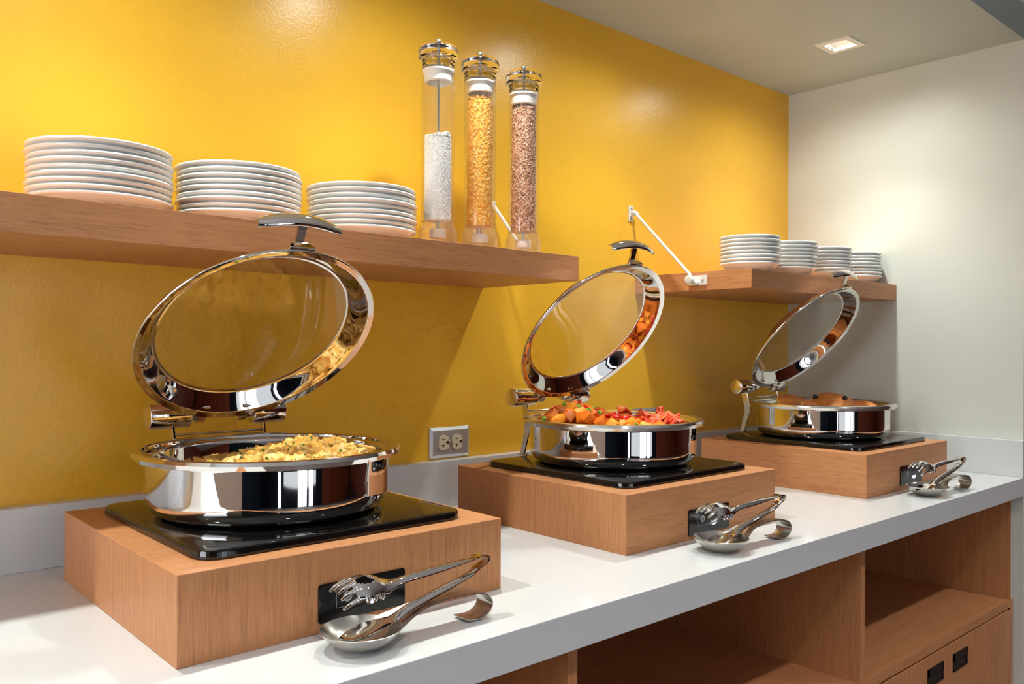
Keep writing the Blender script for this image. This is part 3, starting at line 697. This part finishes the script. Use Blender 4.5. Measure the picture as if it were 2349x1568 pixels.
# ------------------------------------------------------------------ food
def vh(i, h, d, z):      # h: across the view direction, d: away from the front counter view; dish-centred world point
    return Vector((PANS[i][0] + h * rt.x + d * fw.x, PANS[i][1] + h * rt.y + d * fw.y, z))
def blob_data(rnd, rad, seed, sub=3, amp=.35, freq=1.6, flat=1.0):
    bm = bmesh.new(); bmesh.ops.create_icosphere(bm, subdivisions=sub, radius=1)
    V = []
    for v in bm.verts:
        c = v.co.normalized(); k = 1 + amp * noise.noise(c * freq + Vector((seed, seed * .7, 0))) + amp * .6 * noise.noise(c * freq * 2.7 + Vector((0, seed, 5))) + amp * .42 * noise.noise(c * freq * 6 + Vector((3, 0, seed))) + amp * .16 * noise.noise(c * freq * 13 + Vector((7, seed, 0)))
        V.append(Vector((c.x * k * rad, c.y * k * rad, c.z * k * rad * flat)))
    Fc = [tuple(v.index for v in f.verts) for f in bm.faces]; bm.free(); return V, Fc
M_EGG = noisy('scrambled_egg', [(0.30, (0.92, 0.40, 0.05)), (0.5, (0.96, 0.55, 0.11)), (0.70, (0.97, 0.70, 0.26))], 28, .42, .25, .002, sss=.15)
M_CHIVE = pbr('chive_green', (0.05, 0.22, 0.025), .5)
rnd = random.Random(11)
def egg_top(h, d):
    z = 1.0800 + .032 * math.exp(-((h - .040) / .055) ** 2) + .018 * math.exp(-((h - .110) / .04) ** 2) + .012 * math.exp(-((h + .03) / .05) ** 2)
    return z - .16 * d * d
V, Fc, tops = [], [], []
for k in range(125):
    for _ in range(50):
        h, d = rnd.uniform(-.125, .15), rnd.uniform(-.13, .13)
        if h * h + d * d < .138 ** 2: break
    z = egg_top(h, d); r = rnd.uniform(.010, .019)
    v, f = blob_data(rnd, r, k * 3.1, 4, .55, 1.7, .85); c = vh(0, h, d, z - r * .75 + rnd.uniform(-.004, .004)); b = len(V)
    V += [c + p for p in v]; Fc += [tuple(a + b for a in q) for q in f]; tops.append((c, r, h, d))
# bed of eggs under the curds
NB = 40; b = len(V)
for a in range(NB):
    ang = 2 * PI * a / NB; V.append(vh(0, .012 + .134 * math.cos(ang), .134 * math.sin(ang), 1.0592))
V.append(vh(0, .02, 0, 1.086)); Fc += [(b + a, b + (a + 1) % NB, b + NB) for a in range(NB)]; Fc.append(tuple(range(b + NB - 1, b - 1, -1)))
o = pyd('scrambled_eggs', V, Fc, M_EGG, None, True); tag(o, 'fluffy yellow scrambled eggs heaped in the chafing dish beside the outlet', 'eggs', kind='stuff')
ch0 = None
bvis = sorted(tops, key=lambda t_: -t_[0].z)
for k in range(46):
    c, r, h, d = bvis[(k * 2) % 90]
    if ch0 is None:
        ch0 = cyl('chive_piece', (0, 0, -.0014), (0, 0, .0014), .0017, M_CHIVE, None, 8); o = ch0
    else:
        o = ch0.copy(); COL.objects.link(o)
    toward = -fw * .55 + rt * rnd.uniform(-.6, .6) + up * rnd.uniform(.45, .9); toward.normalize()
    o.location = c + toward * r * 1.02; o.rotation_euler = (rnd.uniform(0, 3), rnd.uniform(0, 3), rnd.uniform(0, 3))
    tag(o, 'tiny green chopped chive ring on the scrambled eggs', 'chive', 'chopped chives on the eggs')

# potatoes, peppers, onions, bacon
def attr_mat(name, a, b_, rough, sc=30, spec=.5, coat=.06):
    m = noisy(name, [(0.32, a), (0.68, b_)], sc, rough, .2, .002, .25); m.node_tree.nodes['Principled BSDF'].inputs['Coat Weight'].default_value = coat; return m
M_POT = [attr_mat('roast_potato_orange', (0.80, 0.12, 0.008), (0.96, 0.26, 0.018), .33), attr_mat('roast_potato_golden', (0.92, 0.25, 0.012), (1.0, 0.43, 0.045), .33), attr_mat('roast_potato_browned', (0.36, 0.070, 0.010), (0.66, 0.17, 0.02), .3)]
M_PEP = attr_mat('red_pepper', (0.62, 0.015, 0.012), (0.85, 0.05, 0.03), .22)
M_ONI = attr_mat('green_onion', (0.16, 0.42, 0.03), (0.40, 0.68, 0.10), .35)
rnd = random.Random(23)
protos = []
for mi in range(3):
    for k in range(3):
        bm = bmesh.new(); bmesh.ops.create_cube(bm, size=2)
        for v in bm.verts: v.co = Vector((v.co.x * rnd.uniform(.75, 1.1), v.co.y * rnd.uniform(.7, 1.05), v.co.z * rnd.uniform(.6, 1.0)))
        bmesh.ops.bevel(bm, geom=list(bm.edges), offset=.22, segments=2, affect='EDGES', profile=.5)
        bmesh.ops.recalc_face_normals(bm, faces=bm.faces)
        me = bpy.data.meshes.new('potato_cube'); bm.to_mesh(me); bm.free(); me.materials.append(M_POT[mi]); me.polygons.foreach_set('use_smooth', [True] * len(me.polygons)); me.set_sharp_from_angle(angle=math.radians(38)); protos.append((mi, me))
def pot_top(h, d):
    return 1.098 + .026 * math.exp(-((h + .085) / .055) ** 2) + .010 * math.exp(-((h - .0) / .07) ** 2) - .25 * max(0, abs(d) - .05) ** 2
spots_ = []
for k in range(1500):
    h, d = rnd.uniform(-.165, .085), rnd.uniform(-.15, .15)
    if h * h + d * d > .153 ** 2 or h > .05 + .5 * (-d): continue
    if all((h - a) ** 2 + (d - b) ** 2 > .0185 ** 2 for a, b in spots_): spots_.append((h, d))
    if len(spots_) > 140: break
for h, d in spots_:
    dark = h < -.09 and rnd.random() < .6
    mi = 2 if dark else rnd.choice([0, 0, 1, 1, 1, 2] if h < 0 else [0, 1, 1, 1])
    me = rnd.choice([m_ for q, m_ in protos if q == mi])
    o = bpy.data.objects.new('potato_cube', me); COL.objects.link(o)
    s = rnd.uniform(.0098, .0140); o.scale = (s, s, s); o.location = vh(1, h, d, pot_top(h, d) - .004 + rnd.uniform(-.004, .006))
    o.rotation_euler = (rnd.uniform(-.7, .7), rnd.uniform(-.7, .7), rnd.uniform(0, 3.1))
    zone = 'on the high end of the potato heap by the hinge' if h < -.06 and d > -.05 else ('along the front pan rim' if d < -.05 else ('beside the bacon heap' if h > .01 else 'in the middle of the potato heap'))
    kind_ = ['orange roasted potato cube', 'golden roasted potato cube', 'dark browned potato cube'][mi]
    tag(o, kind_ + ' ' + zone, 'potato', kind_ + 's ' + zone)
# lower layer, hidden core of the heap
NB = 48; V = [vh(1, .160 * math.cos(2 * PI * a / NB), .160 * math.sin(2 * PI * a / NB), 1.0660) for a in range(NB)] + [vh(1, .150 * math.cos(2 * PI * a / NB), .150 * math.sin(2 * PI * a / NB), 1.0920) for a in range(NB)] + [vh(1, -.04, 0, 1.104)]
Fc = [(a, (a + 1) % NB, NB + (a + 1) % NB, NB + a) for a in range(NB)] + [(NB + a, NB + (a + 1) % NB, 2 * NB) for a in range(NB)] + [tuple(range(NB - 1, -1, -1))]
o = pyd('potato_bed', V, Fc, M_POT[2], None, True); tag(o, 'dark saucy bed of potatoes filling the middle chafing dish', 'potatoes', kind='stuff')
pep = onion = None
for k in range(22):
    while True:
        h, d = rnd.uniform(-.13, .06), rnd.uniform(-.14, .08)
        if h * h + d * d < .145 ** 2: break
    z = pot_top(h, d) + .011 + rnd.uniform(-.003, .003)
    if k < 14:
        if pep is None:
            V, Fc = strip_mesh([(-.008, 0), (-.003, .0022), (.003, .0022), (.008, 0)], [.011, .012, .012, .010], [.001] * 4, .003, 4, 2); pep = pyd('pepper_piece', V, Fc, M_PEP, None, True, 40); o = pep
        else: o = pep.copy(); COL.objects.link(o)
        tag(o, 'small red bell pepper piece among the potato cubes', 'pepper', 'red pepper pieces among the potatoes')
    else:
        if onion is None:
            V, Fc = tube_data([(0, 0, -.003), (0, 0, .003)], [.0048, .0048], 12, False); n0 = len(V); V2, F2 = tube_data([(0, 0, -.003), (0, 0, .003)], [.0033, .0033], 12, False)
            Fc += [tuple(reversed([a + n0 for a in f])) for f in F2]
            for e in (0, 12): Fc += [(e + a, e + (a + 1) % 12, n0 + e + (a + 1) % 12, n0 + e + a) for a in range(12)]
            onion = pyd('green_onion_slice', V + V2, Fc, M_ONI, None, True, 40); o = onion
        else: o = onion.copy(); COL.objects.link(o)
        tag(o, 'bright green onion slice on the potato cubes', 'green onion', 'green onion slices on the potatoes')
    o.location = vh(1, h, d, z); o.rotation_euler = (rnd.uniform(-1, 1), rnd.uniform(-1, 1), rnd.uniform(0, 6.2))
for h, d, z in ((-.150, -.055, 1.113), (.018, -.138, 1.108), (.030, -.138, 1.107), (.040, -.136, 1.107), (-.075, -.03, 1.136)):
    o = onion.copy(); COL.objects.link(o); o.location = vh(1, h, d, z); o.rotation_euler = (rnd.uniform(-1, 1), rnd.uniform(-1, 1), 0)
    tag(o, 'bright green onion slice on the potato cubes', 'green onion', 'green onion slices on the potatoes')
# bacon: wavy streaked strips
def bacon_mat():
    m, t, b = nt('bacon'); v = coords(t, (4, 260, 30)); f = tex_noise(t, v, 1.0, 3)
    t.links.new(ramp(t, f, [(0.36, (0.36, 0.010, 0.006)), (0.50, (0.72, 0.040, 0.015)), (0.58, (0.90, 0.27, 0.07)), (0.70, (0.60, 0.022, 0.012))]), b.inputs['Base Color'])
    b.inputs['Roughness'].default_value = .32; b.inputs['Specular IOR Level'].default_value = .18; return m
M_BAC = bacon_mat()
def bacon(h, d, z, ang, L, seed, tiltx, tilty, lift=0.0):
    n, nv = 40, 6; V, Fc = [], []
    for side in (0, 1):
        for i in range(n):
            u = i / (n - 1); x = (u - .5) * L; zz = .010 * math.sin(u * 9 + seed) * (0.6 + .4 * math.sin(seed * 3 + u * 4)) + .004 * math.sin(u * 23 + seed * 2) + lift * u ** 3
            yy = .006 * math.sin(u * 5 + seed * 1.7)
            for b in range(nv):
                v = -1 + 2 * b / (nv - 1); wv = .0125 * (1 - .75 * abs(2 * u - 1) ** 5); V.append((x * .8, yy + v * wv, zz + .003 * v * math.sin(u * 12 + seed) - side * .0022))
    N = n * nv
    for i in range(n - 1):
        for b in range(nv - 1):
            q = i * nv + b; Fc.append((q, q + nv, q + nv + 1, q + 1)); Fc.append((N + q, N + q + 1, N + q + nv + 1, N + q + nv))
        for b in (0, nv - 1):
            q = i * nv + b; Fc.append((q, N + q, N + q + nv, q + nv))
    for b in range(nv - 1):
        for q in (b, (n - 1) * nv + b): Fc.append((q, q + 1, N + q + 1, N + q))
    o = pyd('bacon_strip', V, Fc, M_BAC, None, True, 50); o.location = vh(1, h, d, z - .004); o.rotation_euler = (tiltx, tilty, ang); return o
BL = ['curled bacon strip standing highest over the middle of the pan', 'crisp dark bacon strip leaning on the potato cubes', 'streaky bacon strip folded across the bacon heap', 'streaky bacon strip lying along the front pan rim', 'crinkled bacon strip at the outer end of the bacon heap', 'red bacon end poking up nearest the pancake dish', 'wavy bacon strip under the other bacon strips', 'short bacon strip tucked beside the golden potatoes', 'pale fatty bacon strip on top of the bacon heap']
BS = [(.030, .055, 1.119, 1.2, .09, .4, .35, -.12, .012), (.050, .00, 1.113, .2, .13, 1.3, .7, -.25, 0), (.085, -.03, 1.116, -.5, .15, 2.2, .5, .1, 0), (.075, -.085, 1.106, -.75, .13, 3.1, .6, .0, 0), (.130, -.03, 1.109, .4, .11, 4.3, .4, .15, 0), (.115, .03, 1.118, .9, .085, 5.2, .4, .0, .004), (.10, .05, 1.104, -.2, .14, 6.0, .2, 0, 0), (.045, -.05, 1.109, .9, .10, 7.1, .6, .1, 0), (.105, -.01, 1.121, -.3, .12, 8.4, .6, .05, 0)]
for lab, a in zip(BL, BS): tag(bacon(*a), lab, 'bacon', 'bacon strips in the middle chafing dish')

# pancakes and blueberries
def pancake_mat():
    m, t, b = nt('pancake'); v = coords(t); g = t.nodes.new('ShaderNodeTexCoord')
    f = tex_noise(t, v, 40, 4); sp = t.nodes.new('ShaderNodeSeparateXYZ'); t.links.new(g.outputs['Normal'], sp.inputs[0])
    ab = t.nodes.new('ShaderNodeMath'); ab.operation = 'ABSOLUTE'; t.links.new(sp.outputs[2], ab.inputs[0])
    face = ramp(t, f, [(0.3, (0.58, 0.155, 0.022)), (0.6, (0.78, 0.27, 0.048)), (0.8, (0.88, 0.40, 0.10))])
    mx = t.nodes.new('ShaderNodeMix'); mx.data_type = 'RGBA'; mx.inputs['A'].default_value = (0.88, 0.62, 0.30, 1)
    st = t.nodes.new('ShaderNodeMapRange'); st.inputs[1].default_value = .15; st.inputs[2].default_value = .75; t.links.new(ab.outputs[0], st.inputs[0])
    t.links.new(st.outputs[0], mx.inputs['Factor']); t.links.new(face, mx.inputs['B']); t.links.new(mx.outputs['Result'], b.inputs['Base Color'])
    b.inputs['Roughness'].default_value = .5; bump(t, b, f, .15, .001); return m
M_PAN = pancake_mat()
PK = [(-.048, .045, 1.0965, .062, -.55, .25, 'browned pancake at the hinge end of the pancake dish'), (.045, .030, 1.1000, .066, -.60, -.10, 'largest browned pancake at the middle of the dish with sugar dust'),
      (-.030, -.045, 1.0880, .045, -.60, .45, 'small folded pancake in front of the browned pancakes'), (.030, -.085, 1.0835, .056, -.42, .05, 'pale gold pancake lying against the front pan rim'),
      (.105, .010, 1.0835, .060, -.45, -.35, 'light pancake half in bright light near the side wall'), (.0, .07, 1.0820, .062, -.25, .1, 'pancake lying underneath behind the largest pancake')]
for h, d, z, R, tx, ty, lab in PK:
    o = lathe('pancake', [(0, -.0055), (R * .8, -.0058), (R * .95, -.0048), (R, 0), (R * .95, .0052), (R * .8, .0068), (0, .0075)], M_PAN, None, 48, 60)
    for v in o.data.vertices:
        k = 1 + .05 * noise.noise(Vector((v.co.x * 25, v.co.y * 25, h * 50))); r2 = v.co.x ** 2 + v.co.y ** 2
        v.co.x *= k; v.co.y *= k; v.co.z -= 2.2 * r2
    X = rt; Y = fw; q = Matrix((X, Y, up)).transposed().to_4x4() @ Matrix.Rotation(-tx, 4, 'X') @ Matrix.Rotation(ty, 4, 'Y')
    q.translation = vh(2, h, d, z); o.matrix_world = q
    tag(o, lab, 'pancake', 'pancakes in the far chafing dish')
M_BERRY = noisy('blueberry', [(0.3, (0.006, 0.006, 0.014)), (0.7, (0.02, 0.02, 0.04))], 60, .35)
for h, d, z, lab in ((-.010, .02, 1.1240, 'dark blueberry between the two largest pancakes'), (.061, -.012, 1.1225, 'dark blueberry resting on the largest pancake'), (-.058, -.085, 1.0950, 'dark blueberry half hidden behind the pan rim')):
    o = lathe('blueberry', [(0, -.0068), (.0035, -.006), (.0062, -.003), (.0070, .0005), (.0062, .004), (.0040, .0062), (.0030, .0066), (.0022, .0056), (0, .0052)], M_BERRY, None, 24, 60)
    o.location = vh(2, h, d, z); o.rotation_euler = (.6, .5, 0); tag(o, lab, 'blueberry', 'blueberries on the pancakes')
